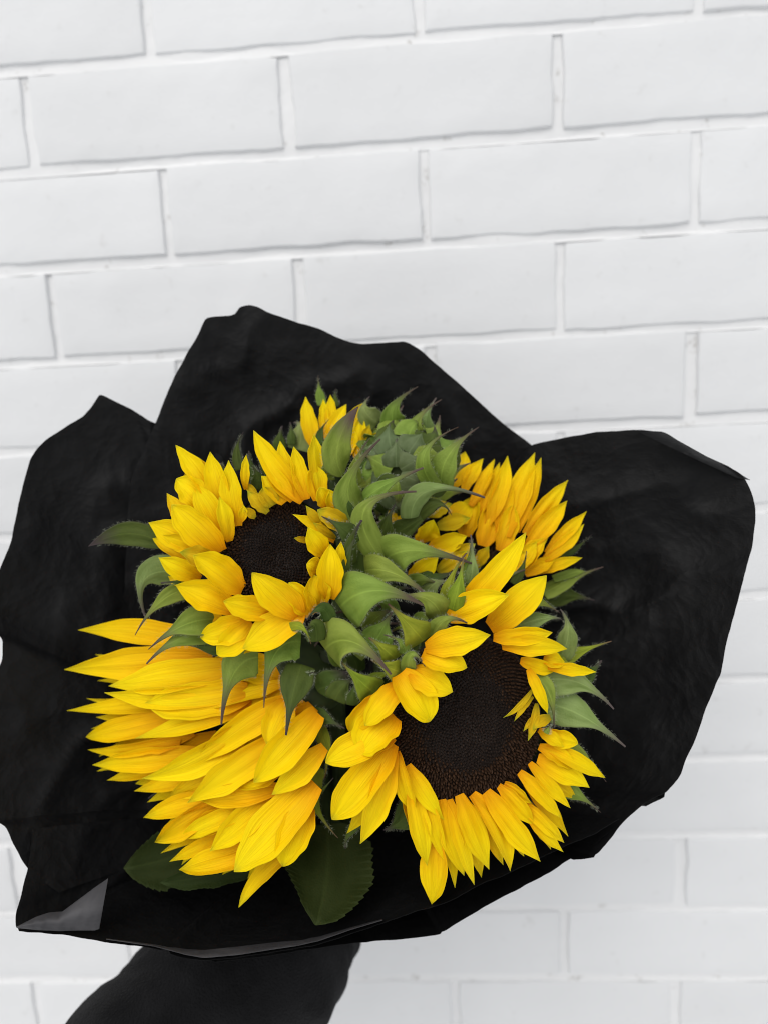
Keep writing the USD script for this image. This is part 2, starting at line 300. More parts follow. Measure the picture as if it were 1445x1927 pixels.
def add_hair(parent, H):
    if not H: return
    top = '/'.join(parent.split('/')[:3])
    pts = world(np.array(H).reshape(-1, 3)) - ORIGIN[top]
    c = UsdGeom.BasisCurves.Define(stage, path_for(parent, 'bract_hair'))
    c.CreateTypeAttr('linear')
    c.CreatePointsAttr(Vt.Vec3fArray.FromNumpy(pts.astype(np.float32)))
    c.CreateCurveVertexCountsAttr(Vt.IntArray([3] * len(H)))
    c.CreateWidthsAttr(Vt.FloatArray.FromNumpy(np.tile([0.00005, 0.00004, 0.00002], len(H)).astype(np.float32)))
    c.SetWidthsInterpolation('vertex')
    UsdShade.MaterialBindingAPI.Apply(c.GetPrim()).Bind(M['fine_hair'])
    data(c.GetPrim(), kind='stuff')

R1, R2, R3, R4, R6 = (120, 780, 2.4083), (540, 700, 2.2578), (580, 1140, 2.3306), (100, 1140, 2.3306), (560, 950, 4.25)
class Flower:
    """A flower head at depth D; its plane leans with (gx, gy), metres of depth per pixel. z values are millimetres towards the viewer."""
    def __init__(s, path, cu, cv, D, gx=0.0, gy=0.0):
        s.path, s.cu, s.cv, s.D, s.gx, s.gy, s.hair, s.n = path, cu, cv, D, gx, gy, [], 0
    def at(s, reg, x, y, z):
        u, v = reg[0] + x / reg[2], reg[1] + y / reg[2]
        return C(u, v, s.D + s.gx * (u - s.cu) + s.gy * (v - s.cv) - z / 1000.0)
    def petals(s, reg, rows, z0, z1, dz=(0.0, 0.0), m='yellow_petal', bulge=0.10, **kw):
        """rows: (x0, y0, x1, y1, width, options); base and tip z run from z0 to z1 down the list; dz adds to base and tip."""
        for i, r in enumerate(rows):
            o = dict(kw); o.update(r[5] if len(r) > 5 else {})
            z = z0 + (z1 - z0) * i / max(1, len(rows) - 1)
            zb, zt = z * 0.35 + dz[0] + o.pop('zb', 0), z + dz[1] + o.pop('zt', 0)
            a, b = s.at(reg, r[0], r[1], zb), s.at(reg, r[2], r[3], zt)
            wk = o.pop('wk', 1.0)
            L = np.linalg.norm(b - a); mid = (a + b) / 2
            tow = unit(-mid); side = unit(np.cross(b - a, tow))
            mid = mid + tow * L * (o.pop('bulge', bulge) + rng.normal(0, 0.02)) + side * L * (o.pop('bend', 0.0) + rng.normal(0, 0.025))
            w = r[4] / reg[2] / F * s.D * wk
            roll = o.pop('roll', rng.normal(0, 14))
            prof = ROUND_W if o.pop('round', False) else PETAL_W
            name = o.pop('m', m)
            args = dict(twist=rng.normal(0, 14), cup=rng.uniform(0.15, 0.60), ridge=rng.uniform(0.06, 0.13), curl=rng.normal(0.01, 0.035), wav=0.10); args.update(o)
            V, f, uv, P, _ = blade(a, mid, b, w / max(0.5, math.cos(math.radians(roll))), prof, roll=roll, **args)
            part(s.path, 'petal', world(V), f, M[name], uv=uv)
    def bracts(s, reg, rows, z=(-6, 5, 3), m='green_bract', nh=55, **kw):
        """rows: (base x, y, middle x, y, tip x, y, width, options)"""
        for r in rows:
            o = dict(kw); o.update(r[7] if len(r) > 7 else {})
            zz = np.array(o.pop('z', z), float) + o.pop('dz', 0)
            a, b, c = (s.at(reg, r[2 * k], r[2 * k + 1], zz[k]) for k in range(3))
            w = r[6] / reg[2] / F * s.D
            roll = o.pop('roll', rng.normal(0, 12)); name = o.pop('m', m); h = o.pop('nh', nh)
            prof = LEAF_W if o.pop('leaf', False) else FOLD_W if 'over' in o else BRACT_W
            args = dict(twist=rng.normal(0, 12), cup=rng.uniform(-0.35, 0.12), ridge=0.04, curl=0.0, wav=0.05, ns=30, nw=13, thick=0.0006, fold=0.0); args.update(o)
            V, f, uv, P, _ = blade(a, b, c, w / max(0.45, math.cos(math.radians(roll))), prof, roll=roll, **args)
            part(s.path, 'bract', world(V), f, M[name], uv=uv)
            if h: s.hair += hairs_on(P, h, 0.0015)
    def disc(s, cx, cy, rx, ry, ang, z, ncount, face, dome=0.12):
        """Dark seed disc (pixels of the picture): a low dome set with a spiral of florets."""
        c = C(cx, cy, s.D - z / 1000.0)
        R = rx / F * s.D
        n = unit(np.array(face, float)); e1 = unit(np.cross([0, 1, 0], n)); e2 = np.cross(n, e1)
        k = np.arange(ncount); rr = np.sqrt((k + 0.5) / ncount); th = k * 2.399963
        prof = lambda q: R * (dome * (1 - q ** 2) - 0.10 * np.exp(-(q / 0.28) ** 2))
        base = c + (rr * np.cos(th))[:, None] * e1 * R + (rr * np.sin(th))[:, None] * e2 * (ry / rx * R) + prof(rr)[:, None] * n
        outd = unit(np.cos(th)[:, None] * e1 + np.sin(th)[:, None] * e2)
        sp = R * 1.772 / math.sqrt(ncount)                     # spacing of the florets
        Vs, Fs = {0: [], 1: []}, {0: [], 1: []}
        cnt = {0: 0, 1: 0}
        for q, b, o in zip(rr, base, outd):
            g = 0 if q + rng.normal(0, 0.05) > 0.62 else 1
            hgt = sp * ((2.6 if q > 0.62 else 1.7) + rng.uniform(-0.5, 0.6)); rad = sp * (0.46 if q > 0.62 else 0.42)
            lean = unit(n + o * (0.65 * q - 0.25) * (1 if q > 0.62 else -1.2) + rng.normal(0, 0.12, 3))
            a1 = unit(np.cross(lean, e1)); a2 = np.cross(lean, a1)
            az = np.arange(5) * 2 * np.pi / 5 + rng.uniform(0, 6)
            ring = np.cos(az)[:, None] * a1 + np.sin(az)[:, None] * a2
            v = np.concatenate([b - lean * sp + ring * rad, b + lean * hgt * 0.55 + ring * rad * 0.85, [b + lean * hgt + rng.normal(0, 0.1, 3) * sp]])
            i = np.arange(5); j = (i + 1) % 5
            f = np.concatenate([np.stack([i, j, j + 5], -1), np.stack([i, j + 5, i + 5], -1), np.stack([i + 5, j + 5, 0 * i + 10], -1)])
            Vs[g].append(v); Fs[g].append(f + cnt[g]); cnt[g] += len(v)
        m = 24; q = np.linspace(0, 1.04, 14); az = np.linspace(0, 2 * np.pi, m, endpoint=False)
        P = c + (q[:, None] * np.cos(az))[..., None] * e1 * R + (q[:, None] * np.sin(az))[..., None] * e2 * (ry / rx * R) + (prof(q)[:, None, None] - 0.0006) * n
        d = part(s.path, 'seed_disc', world(P.reshape(-1, 3)), grid_faces(14, m, True)[:, ::-1], M['black_floret'])
        for g, mn in ((0, 'brown_floret'), (1, 'black_floret')):
            part(d, 'floret', world(np.concatenate(Vs[g])), np.concatenate(Fs[g])[:, ::-1], M[mn], smooth=False, kind='stuff')
        # green cup behind the disc
        s.cup(c, n, e1, e2, R)
    def cup(s, c, n, e1, e2, R, deep=0.62):
        q = np.linspace(0, 1, 12); az = np.linspace(0, 2 * np.pi, 28, endpoint=False)
        rad = R * 1.10 * np.cos(q * np.pi / 2) ** 0.6; rad[-1] = R * 0.16
        P = c + (rad[:, None] * np.cos(az))[..., None] * e1 + (rad[:, None] * np.sin(az))[..., None] * e2 - (q * R * deep + 0.002)[:, None, None] * n
        part(s.path, 'receptacle', world(P.reshape(-1, 3)), grid_faces(12, 28, True), M['stem_green'])
        s.stem(c - n * R * deep)
    def stem(s, start):
        end = NECK_LOW + np.array([rng.uniform(-0.012, 0.012), 0.0, rng.uniform(-0.012, 0.012)])
        mid = NECK + np.array([rng.uniform(-0.014, 0.014), 0.0, rng.uniform(-0.010, 0.010)])
        bend = start * 0.68 + mid * 0.32 + np.array([0, 0, 0.028])
        cs = PchipInterpolator([0, 0.3, 0.68, 1.0], np.stack([start, bend, mid, end]))
        tube(s.path, 'stem', cs(np.linspace(0, 1, 24)), np.linspace(0.0058, 0.005, 24), M['stem_green'])
    def done(s): add_hair(s.path, s.hair)
def tube(parent, name, pts, rad, m, n=10, smooth=True, **kw):
    pts = np.asarray(pts); T = unit(np.gradient(pts, axis=0))
    a = unit(np.cross(T, [0.3, 0.2, 1.0])); b = np.cross(T, a)
    az = np.linspace(0, 2 * np.pi, n, endpoint=False)
    P = pts[:, None] + np.asarray(rad)[:, None, None] * (np.cos(az)[None, :, None] * a[:, None] + np.sin(az)[None, :, None] * b[:, None])
    V = np.concatenate([P.reshape(-1, 3), pts[:1], pts[-1:]]); k = len(pts) * n; i = np.arange(n); j = (i + 1) % n
    f4 = grid_faces(len(pts), n, True)
    f = np.concatenate([f4[:, [0, 1, 2]], f4[:, [0, 2, 3]], np.stack([j, i, 0 * i + k], -1), np.stack([i + k - n, j + k - n, 0 * i + k + 1], -1)])
    part(parent, name, world(V), f[:, ::-1], m, smooth=60, **kw)
NECK = C(655, 1585, 0.535); NECK_LOW = C(500, 1830, 0.575)
exec_flowers = True

def head(name, label, cu, cv, D, gx=0.0, gy=0.0):
    return Flower(thing(name, world(C(cu, cv, D)), label, 'sunflower', 'sunflowers in the black paper wrap'), cu, cv, D, gx, gy)

# ---- the head at upper left, face open towards the viewer
fl = head('sunflower', 'open sunflower at upper left, petals curling in over its small dark disc', 520, 1045, 0.372)
fl.disc(521, 1046, 106, 108, 0, -7, 1300, (0.10, -0.12, -1))
fl.petals(R1, [(690, 400, 508, 138, 100), (735, 420, 665, 172, 105), (825, 340, 828, 182, 45), (790, 505, 748, 210, 100, {'roll': 18}),
    (650, 430, 510, 290, 135, {'round': 1}), (735, 560, 585, 300, 115), (752, 575, 705, 372, 78, {'m': 'yellow_petal'}),
    (640, 610, 385, 490, 130), (640, 610, 445, 545, 90), (712, 622, 492, 410, 155, {'round': 1}),
    (620, 745, 432, 650, 95), (690, 690, 528, 625, 110, {'m': 'green_yellow_petal'}), (808, 800, 588, 640, 150, {'round': 1})], -9, 9, dz=(-1, 3))
fl.petals(R1, [(850, 940, 618, 1010, 135, {'round': 1}), (850, 945, 690, 1088, 130, {'round': 1}), (770, 890, 513, 775, 150), (1070, 890, 815, 1060, 155, {'round': 1}),
    (945, 892, 728, 848, 120, {'round': 1})], 0, 9, dz=(1, 3), bulge=0.16)
fl.petals(R1, [(1125, 905, 1020, 760, 115, {'round': 1}), (1150, 885, 1135, 728, 130, {'round': 1}), (1255, 740, 1258, 575, 62), (1205, 835, 1208, 590, 128), (1160, 700, 1100, 680, 90, {'round': 1}),
    (1190, 640, 1108, 510, 100), (1065, 910, 850, 716, 150, {'round': 1, 'm': 'yellow_petal'})], 6, 15, dz=(1, 2), bulge=0.16)
fl.petals(R1, [(880, 372, 823, 310, 38, {'m': 'green_yellow_petal'}), (1040, 390, 980, 112, 90), (1085, 392, 862, 74, 118, {'bend': -0.04}), (1100, 385, 1042, 145, 88), (1160, 360, 1135, 93, 102), (1040, 390, 913, 215, 82), (1000, 402, 893, 275, 85),
    (950, 412, 905, 330, 95, {'m': 'green_yellow_petal', 'round': 1}), (1150, 392, 1125, 212, 98), (925, 445, 832, 345, 65, {'m': 'green_yellow_petal'}), (868, 468, 815, 425, 45, {'m': 'green_yellow_petal'}), (805, 485, 815, 410, 45),
    (1195, 412, 1160, 330, 90, {'round': 1}), (1235, 440, 1205, 340, 75), (1255, 440, 1268, 385, 45)], -6, 7, dz=(-1, 0), bulge=0.06)
fl.petals(R1, [(1225, 575, 1042, 455, 58), (1230, 560, 1130, 490, 40, {'m': 'green_yellow_petal'}), (1180, 515, 1098, 413, 48, {'m': 'green_yellow_petal'}), (1285, 505, 1150, 432, 95, {'m': 'green_yellow_petal', 'round': 1}), (1110, 572, 1043, 560, 30, {'m': 'green_yellow_petal'})], 8, 13, m='yellow_petal')
fl.bracts(R1, [(470, 600, 300, 540, 113, 597, 118, {'leaf': 1, 'z': (-14, -12, -10), 'm': 'dark_green_bract'}),
    (560, 720, 370, 740, 372, 925, 150, {'z': (-12, -4, -6), 'm': 'pale_green_bract', 'roll': 30}), (580, 790, 440, 850, 325, 1000, 90, {'z': (-9, 0, -2)}), (590, 770, 520, 760, 443, 765, 28, {'z': (-6, 0, 0), 'm': 'dark_green_bract'}),
    (690, 930, 540, 960, 385, 1065, 150, {'z': (-8, 4, 2), 'm': 'green_bract'}), (680, 985, 520, 1020, 378, 1130, 110, {'z': (-9, 2, 2)}), (760, 1060, 640, 1050, 540, 1040, 80, {'z': (-12, -6, -6), 'm': 'dark_green_bract'}),
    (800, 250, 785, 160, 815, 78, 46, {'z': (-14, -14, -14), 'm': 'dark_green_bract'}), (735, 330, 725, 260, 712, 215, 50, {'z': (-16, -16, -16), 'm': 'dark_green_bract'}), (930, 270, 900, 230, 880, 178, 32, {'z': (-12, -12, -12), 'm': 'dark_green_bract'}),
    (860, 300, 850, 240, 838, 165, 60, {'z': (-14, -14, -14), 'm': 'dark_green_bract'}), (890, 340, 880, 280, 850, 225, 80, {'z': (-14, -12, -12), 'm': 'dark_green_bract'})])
fl.petals(R1, [(640, 430, 560, 215, 80), (600, 520, 470, 360, 85), (690, 380, 600, 190, 80), (600, 660, 400, 560, 80), (620, 800, 470, 720, 85), (740, 960, 560, 930, 90), (930, 960, 760, 1075, 95), (1000, 380, 940, 170, 70)], -14, -10, bulge=0.08, m='deep_yellow_petal')
# its bracts on the right, arching out over the middle of the bunch
fl.bracts(R2, [(235, 440, 215, 310, 302, 148, 122, {'leaf': 1, 'z': (-4, 6, 4), 'roll': -12}), (200, 430, 170, 400, 190, 330, 70, {'z': (-6, 0, 0)}),
    (305, 610, 262, 470, 395, 285, 130, {'z': (-2, 10, 8)}), (300, 480, 290, 390, 352, 280, 60, {'z': (-6, 3, 3)}), (300, 650, 255, 560, 240, 470, 50, {'z': (0, 6, 6), 'm': 'dark_green_bract'}),
    (330, 545, 420, 480, 578, 408, 78, {'z': (0, 8, 6), 'roll': 20}), (390, 500, 440, 450, 490, 455, 60, {'z': (-8, -2, -2), 'm': 'dark_green_bract'}),
    (400, 790, 330, 585, 548, 508, 120, {'z': (0, 14, 12), 'roll': 10}), (390, 770, 420, 650, 460, 560, 110, {'z': (-10, -2, 0), 'm': 'dark_green_bract'}),
    (215, 930, 245, 810, 318, 625, 95, {'z': (2, 10, 12), 'm': 'dark_green_bract'}), (275, 820, 270, 720, 320, 630, 60, {'z': (4, 12, 14), 'm': 'dark_green_bract'}), (300, 720, 230, 660, 140, 610, 85, {'z': (6, 12, 12), 'm': 'dark_green_bract'}),
    (330, 900, 330, 770, 330, 700, 120, {'z': (-8, -4, -2), 'm': 'dark_green_bract'})])
fl.bracts(R6, [(715, 430, 965, 365, 1392, 468, 335, {'z': (9, 16, 10), 'roll': -8, 'cup': -0.18, 'over': 0.010, 'nh': 110}), (545, 525, 790, 560, 1057, 748, 250, {'z': (10, 18, 14), 'roll': 14, 'cup': -0.2, 'over': 0.010, 'nh': 110}),
    (345, 815, 630, 690, 1000, 803, 440, {'z': (14, 25, 19), 'roll': 16, 'cup': -0.15, 'over': 0.012, 'nh': 120}),
    (150, 1090, 130, 960, 60, 1040, 160, {'z': (6, 12, 8), 'm': 'dark_green_bract'}), (260, 920, 180, 830, 60, 940, 130, {'z': (6, 12, 10), 'm': 'dark_green_bract'}), (-60, 980, 40, 990, 105, 1112, 70, {'z': (8, 16, 14), 'm': 'yellow_green_bract'})])
fl.done()

# ---- the head at lower right, the largest dark disc
fl = head('sunflower', 'large open sunflower at lower right showing the widest dark brown disc', 873, 1355, 0.362)
fl.disc(876, 1352, 141, 158, 0, -9, 2000, (0.0, -0.05, -1))
fl.petals(R2, [(715, 1035, 1017, 678, 128), (860, 1085, 1102, 865, 135, {'round': 1}), (690, 1045, 942, 948, 138)], -4, 6, dz=(-4, 6), bulge=0.08)
fl.petals(R3, [(300, 410, 180, 560, 120, {'round': 1}), (365, 600, 112, 930, 178, {'round': 1}), (372, 640, 230, 1042, 118), (370, 560, 76, 690, 150, {'round': 1}), (375, 480, 225, 650, 190, {'round': 1}), (392, 350, 245, 530, 115, {'round': 1})], -4, 9, dz=(0, 0), bulge=0.13)
fl.petals(R3, [(560, 1020, 540, 1312, 140, {'zt': -6, 'bulge': 0.05}), (620, 850, 728, 1228, 85), (585, 850, 685, 1192, 110), (520, 840, 600, 1115, 85), (450, 780, 522, 1145, 108), (390, 640, 472, 915, 92), (435, 700, 588, 932, 95),
    (660, 830, 788, 1148, 122), (715, 830, 882, 1157, 115), (780, 815, 1014, 1120, 125), (835, 790, 988, 965, 90), (930, 860, 1122, 1042, 78, {'zt': -3}), (960, 930, 1112, 1077, 62, {'zt': -4}), (860, 780, 975, 865, 70), (925, 730, 1104, 928, 85),
    (970, 690, 1147, 887, 75), (1005, 670, 1227, 795, 125), (1010, 620, 1180, 720, 90), (1040, 620, 1302, 756, 88, {'zt': -5}), (1030, 560, 1178, 605, 95, {'round': 1, 'zt': -3}), (1010, 545, 1120, 620, 70)], -5, 6, dz=(0, 0), bulge=0.10, wk=0.88)
fl.petals(R3, [(500, 820, 570, 1160, 80), (640, 850, 640, 1215, 80), (690, 850, 760, 1200, 80), (760, 840, 850, 1130, 80), (820, 830, 950, 1110, 80), (900, 820, 1060, 1065, 75), (950, 780, 1120, 985, 75), (990, 720, 1180, 850, 75), (420, 760, 480, 1030, 80), (330, 700, 170, 1000, 90)], -14, -9, bulge=0.06, m='deep_yellow_petal')
fl.petals(R3, [(930, 240, 1080, 290, 75), (1030, 235, 1125, 245, 72), (1050, 270, 1252, 290, 62), (812, 140, 1078, 116, 88), (848, 175, 1132, 190, 98), (965, 280, 1048, 472, 58)], -3, 8, dz=(0, 0), bulge=0.12)
fl.petals(R3, [(400, 300, 535, 510, 160, {'round': 1}), (455, 285, 632, 378, 128, {'round': 1}), (500, 215, 690, 270, 122, {'round': 1}), (515, 185, 802, 128, 125)], 6, 12, dz=(2, 2), bulge=0.16)
fl.petals(R3, [(985, 365, 853, 492, 26), (985, 400, 903, 507, 26), (1010, 470, 942, 552, 26), (1000, 430, 963, 592, 40), (1060, 490, 985, 545, 55)], 6, 12, m='green_yellow_petal')
fl.bracts(R3, [(900, 95, 1030, 55, 1110, 60, 75, {'z': (-8, -3, -4), 'm': 'pale_green_bract'}), (1110, 220, 1140, 110, 1105, 15, 95, {'z': (-10, -2, -3), 'm': 'pale_green_bract'}), (1080, 245, 1190, 200, 1327, 155, 75, {'z': (-10, -8, -8), 'm': 'yellow_green_bract'}),
    (1030, 330, 1190, 340, 1337, 452, 150, {'z': (-8, -2, -6), 'm': 'pale_green_bract'}), (1050, 430, 1210, 490, 1388, 618, 165, {'z': (-10, -4, -6), 'm': 'pale_green_bract', 'leaf': 0}), (1180, 330, 1240, 290, 1285, 240, 80, {'z': (-16, -14, -14), 'm': 'dark_green_bract'}),
    (990, 310, 1060, 400, 1075, 560, 80, {'z': (0, 4, 2), 'm': 'green_bract'}), (1040, 560, 1050, 540, 1062, 515, 24, {'z': (8, 8, 8), 'm': 'green_bract'}),
    (1080, 580, 1210, 670, 1305, 772, 70, {'z': (-9, -8, -8), 'm': 'green_bract'}), (1060, 770, 1180, 830, 1280, 907, 85, {'z': (-12, -10, -12), 'm': 'green_bract'}), (900, 860, 980, 900, 1060, 920, 80, {'z': (-14, -12, -12), 'm': 'green_bract'}),
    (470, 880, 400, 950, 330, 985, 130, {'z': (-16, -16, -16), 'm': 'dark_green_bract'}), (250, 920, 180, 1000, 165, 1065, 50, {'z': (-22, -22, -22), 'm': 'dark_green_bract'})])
fl.bracts(R2, [(690, 1010, 690, 900, 760, 770, 70, {'z': (-6, 2, 0), 'm': 'yellow_green_bract'}), (760, 930, 775, 820, 782, 698, 80, {'z': (-8, -2, -4), 'm': 'green_bract'}),
    (1000, 960, 1080, 980, 1160, 1025, 60, {'z': (-8, -6, -6), 'm': 'green_bract'})])
fl.bracts(R6, [(830, 1345, 720, 1300, 588, 1238, 200, {'z': (0, 7, 6), 'm': 'yellow_green_bract', 'over': 0.008}), (610, 1500, 490, 1400, 343, 1250, 250, {'z': (-2, 5, 6), 'm': 'yellow_green_bract', 'over': 0.008}), (780, 1230, 690, 1150, 570, 1063, 210, {'z': (-2, 5, 7), 'm': 'yellow_green_bract', 'over': 0.006, 'nh': 80}),
    (1000, 1085, 890, 960, 722, 793, 300, {'z': (2, 9, 11), 'm': 'yellow_green_bract', 'over': 0.008, 'cup': -0.15, 'nh': 80}), (1150, 890, 1020, 745, 790, 748, 230, {'z': (2, 8, 5), 'm': 'green_bract', 'over': 0.010, 'cup': -0.3, 'nh': 80}),
    (590, 1150, 680, 990, 762, 845, 270, {'z': (-6, 0, 2), 'm': 'green_bract', 'nh': 80}), (850, 1190, 830, 1100, 690, 1040, 90, {'z': (0, 6, 8), 'm': 'green_bract', 'nh': 80}),
    (880, 1350, 920, 1200, 1015, 1292, 130, {'z': (3, 10, 9), 'm': 'green_bract', 'roll': 15, 'over': 0.006}), (1085, 1060, 1190, 920, 1352, 945, 170, {'z': (2, 8, 9), 'm': 'green_bract', 'over': 0.008}), (870, 1190, 880, 1060, 800, 1000, 170, {'z': (-10, -6, -6), 'm': 'dark_green_bract'}),
    (1240, 840, 1290, 640, 1325, 430, 150, {'z': (0, 6, 4), 'm': 'yellow_green_bract'}), (1370, 640, 1400, 480, 1385, 240, 120, {'z': (-4, 0, 0), 'm': 'pale_green_bract'})])
fl.done()

# ---- the head at lower left, seen from its side
fl = head('sunflower', 'sunflower at lower left turned away, long yellow petals sweeping down, disc hidden', 480, 1380, 0.385, gx=-0.00006, gy=-0.00006)
fl.petals(R4, [(560, 720, 360, 782, 55), (600, 690, 240, 766, 60), (620, 560, 150, 632, 60), (700, 400, 100, 458, 75), (700, 640, 168, 700, 95), (560, 480, 98, 583, 95), (560, 600, 260, 637, 95), (600, 470, 200, 490, 70),
    (640, 450, 262, 516, 75), (760, 680, 365, 812, 75), (740, 190, 120, 107, 100), (700, 225, 68, 279, 125), (800, 900, 680, 1172, 50), (760, 1000, 530, 1115, 55), (760, 990, 600, 1092, 55), (760, 840, 434, 1048, 95), (740, 840, 393, 932, 80),
    (1080, 1060, 822, 1312, 62, {'bend': 0.05, 'round': 1}), (900, 680, 500, 852, 120), (900, 1060, 543, 1160, 95)], -26, -8, dz=(0, 0), bulge=0.07, m='deep_yellow_petal', wk=1.22)
fl.petals(R4, [(880, 860, 558, 1012, 100, {'m': 'deep_yellow_petal'}), (900, 870, 538, 1032, 95), (820, 270, 252, 352, 150), (860, 370, 248, 385, 115), (990, 820, 700, 1068, 132), (880, 440, 388, 576, 95), (900, 480, 428, 750, 135), (860, 380, 420, 430, 180, {'round': 1}), (1060, 400, 618, 697, 135),
    (1000, 800, 640, 850, 110, {'m': 'deep_yellow_petal'}), (1120, 880, 1010, 1140, 150, {'round': 1}), (1150, 780, 800, 1162, 200, {'round': 1}), (1040, 560, 594, 862, 150), (1000, 720, 790, 797, 90), (1190, 620, 958, 832, 115), (1160, 470, 890, 766, 160, {'round': 1}), (1030, 420, 940, 605, 135, {'round': 1})], -6, 12, dz=(0, 0), bulge=0.10, wk=1.0)
fl.petals(R4, [(1010, 300, 700, 250, 150), (1020, 330, 640, 440, 170), (1060, 340, 720, 520, 150), (1090, 400, 800, 620, 160), (1140, 440, 980, 640, 150)], -8, -2, bulge=0.08)
back = [(760, 240, 190, 215), (780, 300, 175, 330), (760, 360, 165, 410), (740, 420, 170, 540), (720, 470, 205, 660), (720, 560, 200, 725), (740, 640, 300, 770), (760, 720, 420, 860), (790, 800, 480, 980), (820, 860, 500, 1070), (860, 920, 570, 1130), (900, 960, 640, 1165), (980, 980, 740, 1185), (1040, 960, 860, 1190)]
fl.petals(R4, [(x0, y0, x1, y1, 78) for x0, y0, x1, y1 in back], -34, -26, bulge=0.05, m='deep_yellow_petal')
cR = C(575, 1270, 0.408)
n_ = unit(np.array([-0.62, 0.62, 0.25])); e1_ = unit(np.cross([0, 1, 0.2], n_)); e2_ = np.cross(n_, e1_)
fl.cup(cR, n_, e1_, e2_, 0.024)
fl.bracts(R4, [(900, 225, 790, 300, 738, 522, 175, {'z': (14, 18, 14), 'm': 'green_bract'}), (1085, 160, 970, 220, 925, 448, 160, {'z': (15, 22, 18)}), (1090, 260, 1050, 400, 1022, 567, 140, {'z': (13, 20, 18), 'm': 'dark_green_bract', 'nh': 110}),
    (1160, 520, 1200, 640, 1190, 760, 60, {'z': (-8, -6, -6), 'm': 'yellow_green_bract'}), (1150, 700, 1140, 850, 1250, 1020, 110, {'z': (-14, -12, -12), 'm': 'yellow_green_bract'}),
    (1130, 480, 1200, 500, 1280, 540, 80, {'z': (-4, 0, 0), 'm': 'dark_green_bract'}), (560, 780, 490, 800, 420, 845, 30, {'z': (-30, -30, -30), 'm': 'dark_green_bract', 'nh': 0}), (1150, 840, 1190, 800, 1230, 755, 22, {'z': (-6, -4, -4), 'm': 'dark_green_bract', 'nh': 0})])
fl.bracts(R6, [(225, 1150, 450, 1105, 745, 1358, 400, {'z': (20, 31, 26), 'roll': 14, 'cup': -0.15, 'over': 0.012, 'nh': 120}), (330, 1180, 450, 1000, 520, 1010, 110, {'z': (8, 18, 12), 'm': 'dark_green_bract'}), (430, 1180, 620, 920, 760, 860, 260, {'z': (0, 8, 8), 'm': 'green_bract'}),
    (160, 1480, 280, 1420, 400, 1330, 230, {'z': (2, 6, 4), 'm': 'dark_green_bract', 'leaf': 1}), (300, 1560, 370, 1450, 450, 1400, 200, {'z': (4, 8, 6), 'm': 'dark_green_bract'}), (440, 1600, 450, 1500, 470, 1400, 100, {'z': (6, 12, 10), 'm': 'dark_green_bract'}), (20, 1500, 60, 1380, 150, 1340, 90, {'z': (10, 14, 14), 'm': 'dark_green_bract', 'nh': 110})])
for bx, by, mx_, my_, tx, ty, w_, m_ in ((560, 980, 470, 860, 300, 870, 170, 'green_bract'), (760, 880, 690, 780, 560, 830, 150, 'green_bract'), (960, 1010, 1010, 900, 1130, 860, 150, 'green_bract'), (700, 1180, 640, 1000, 800, 950, 170, 'green_bract'),
        (930, 1120, 850, 1000, 760, 1010, 140, 'yellow_green_bract'), (480, 1330, 420, 1210, 280, 1230, 150, 'dark_green_bract'), (560, 1500, 640, 1380, 800, 1350, 140, 'yellow_green_bract'), (330, 1120, 250, 1030, 140, 1130, 150, 'green_bract'),
        (620, 420, 520, 260, 700, 120, 170, 'green_bract'), (900, 640, 1000, 600, 1150, 650, 130, 'green_bract'), (420, 760, 350, 640, 400, 480, 120, 'dark_green_bract'), (1010, 760, 1090, 640, 1230, 620, 170, 'pale_green_bract')):
    fl.bracts(R6, [(bx, by, mx_, my_, tx, ty, w_, {'z': (-12, -2, -4), 'm': m_, 'roll': rng.uniform(-30, 30), 'cup': -0.4})], nh=30)
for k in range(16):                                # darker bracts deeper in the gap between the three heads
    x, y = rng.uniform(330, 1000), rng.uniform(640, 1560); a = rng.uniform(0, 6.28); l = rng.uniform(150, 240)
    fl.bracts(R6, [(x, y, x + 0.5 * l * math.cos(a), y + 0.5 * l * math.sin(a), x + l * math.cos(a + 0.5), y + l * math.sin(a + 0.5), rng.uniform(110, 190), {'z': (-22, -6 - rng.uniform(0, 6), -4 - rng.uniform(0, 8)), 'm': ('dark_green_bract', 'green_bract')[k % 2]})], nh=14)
# leaves low on its stem
def leaf(reg, x0, y0, x1, y1, x2, y2, w, z, label=None, serr=0.05):
    a, b, c = (fl.at(reg, x, y, zz) for x, y, zz in zip((x0, x1, x2), (y0, y1, y2), z))
    V, f, uv, P, _ = blade(a, b, c, w / reg[2] / F * (fl.D - z[1] / 1000), BROAD_W, roll=rng.normal(0, 5), cup=0.10, ridge=0.06, wav=0.12, ns=120, nw=21, fold=0.12, teeth=0.07)
    part(fl.path, 'leaf', world(V), f, M['deep_green_leaf'], uv=uv, label=label)
leaf(R4, 1200, 960, 1200, 1180, 1150, 1402, 370, (-40, -26, -10))
leaf(R4, 760, 1010, 540, 1100, 310, 1152, 240, (-45, -36, -24))
leaf(R4, 900, 1150, 680, 1190, 470, 1216, 90, (-40, -30, -22))
fl.done()

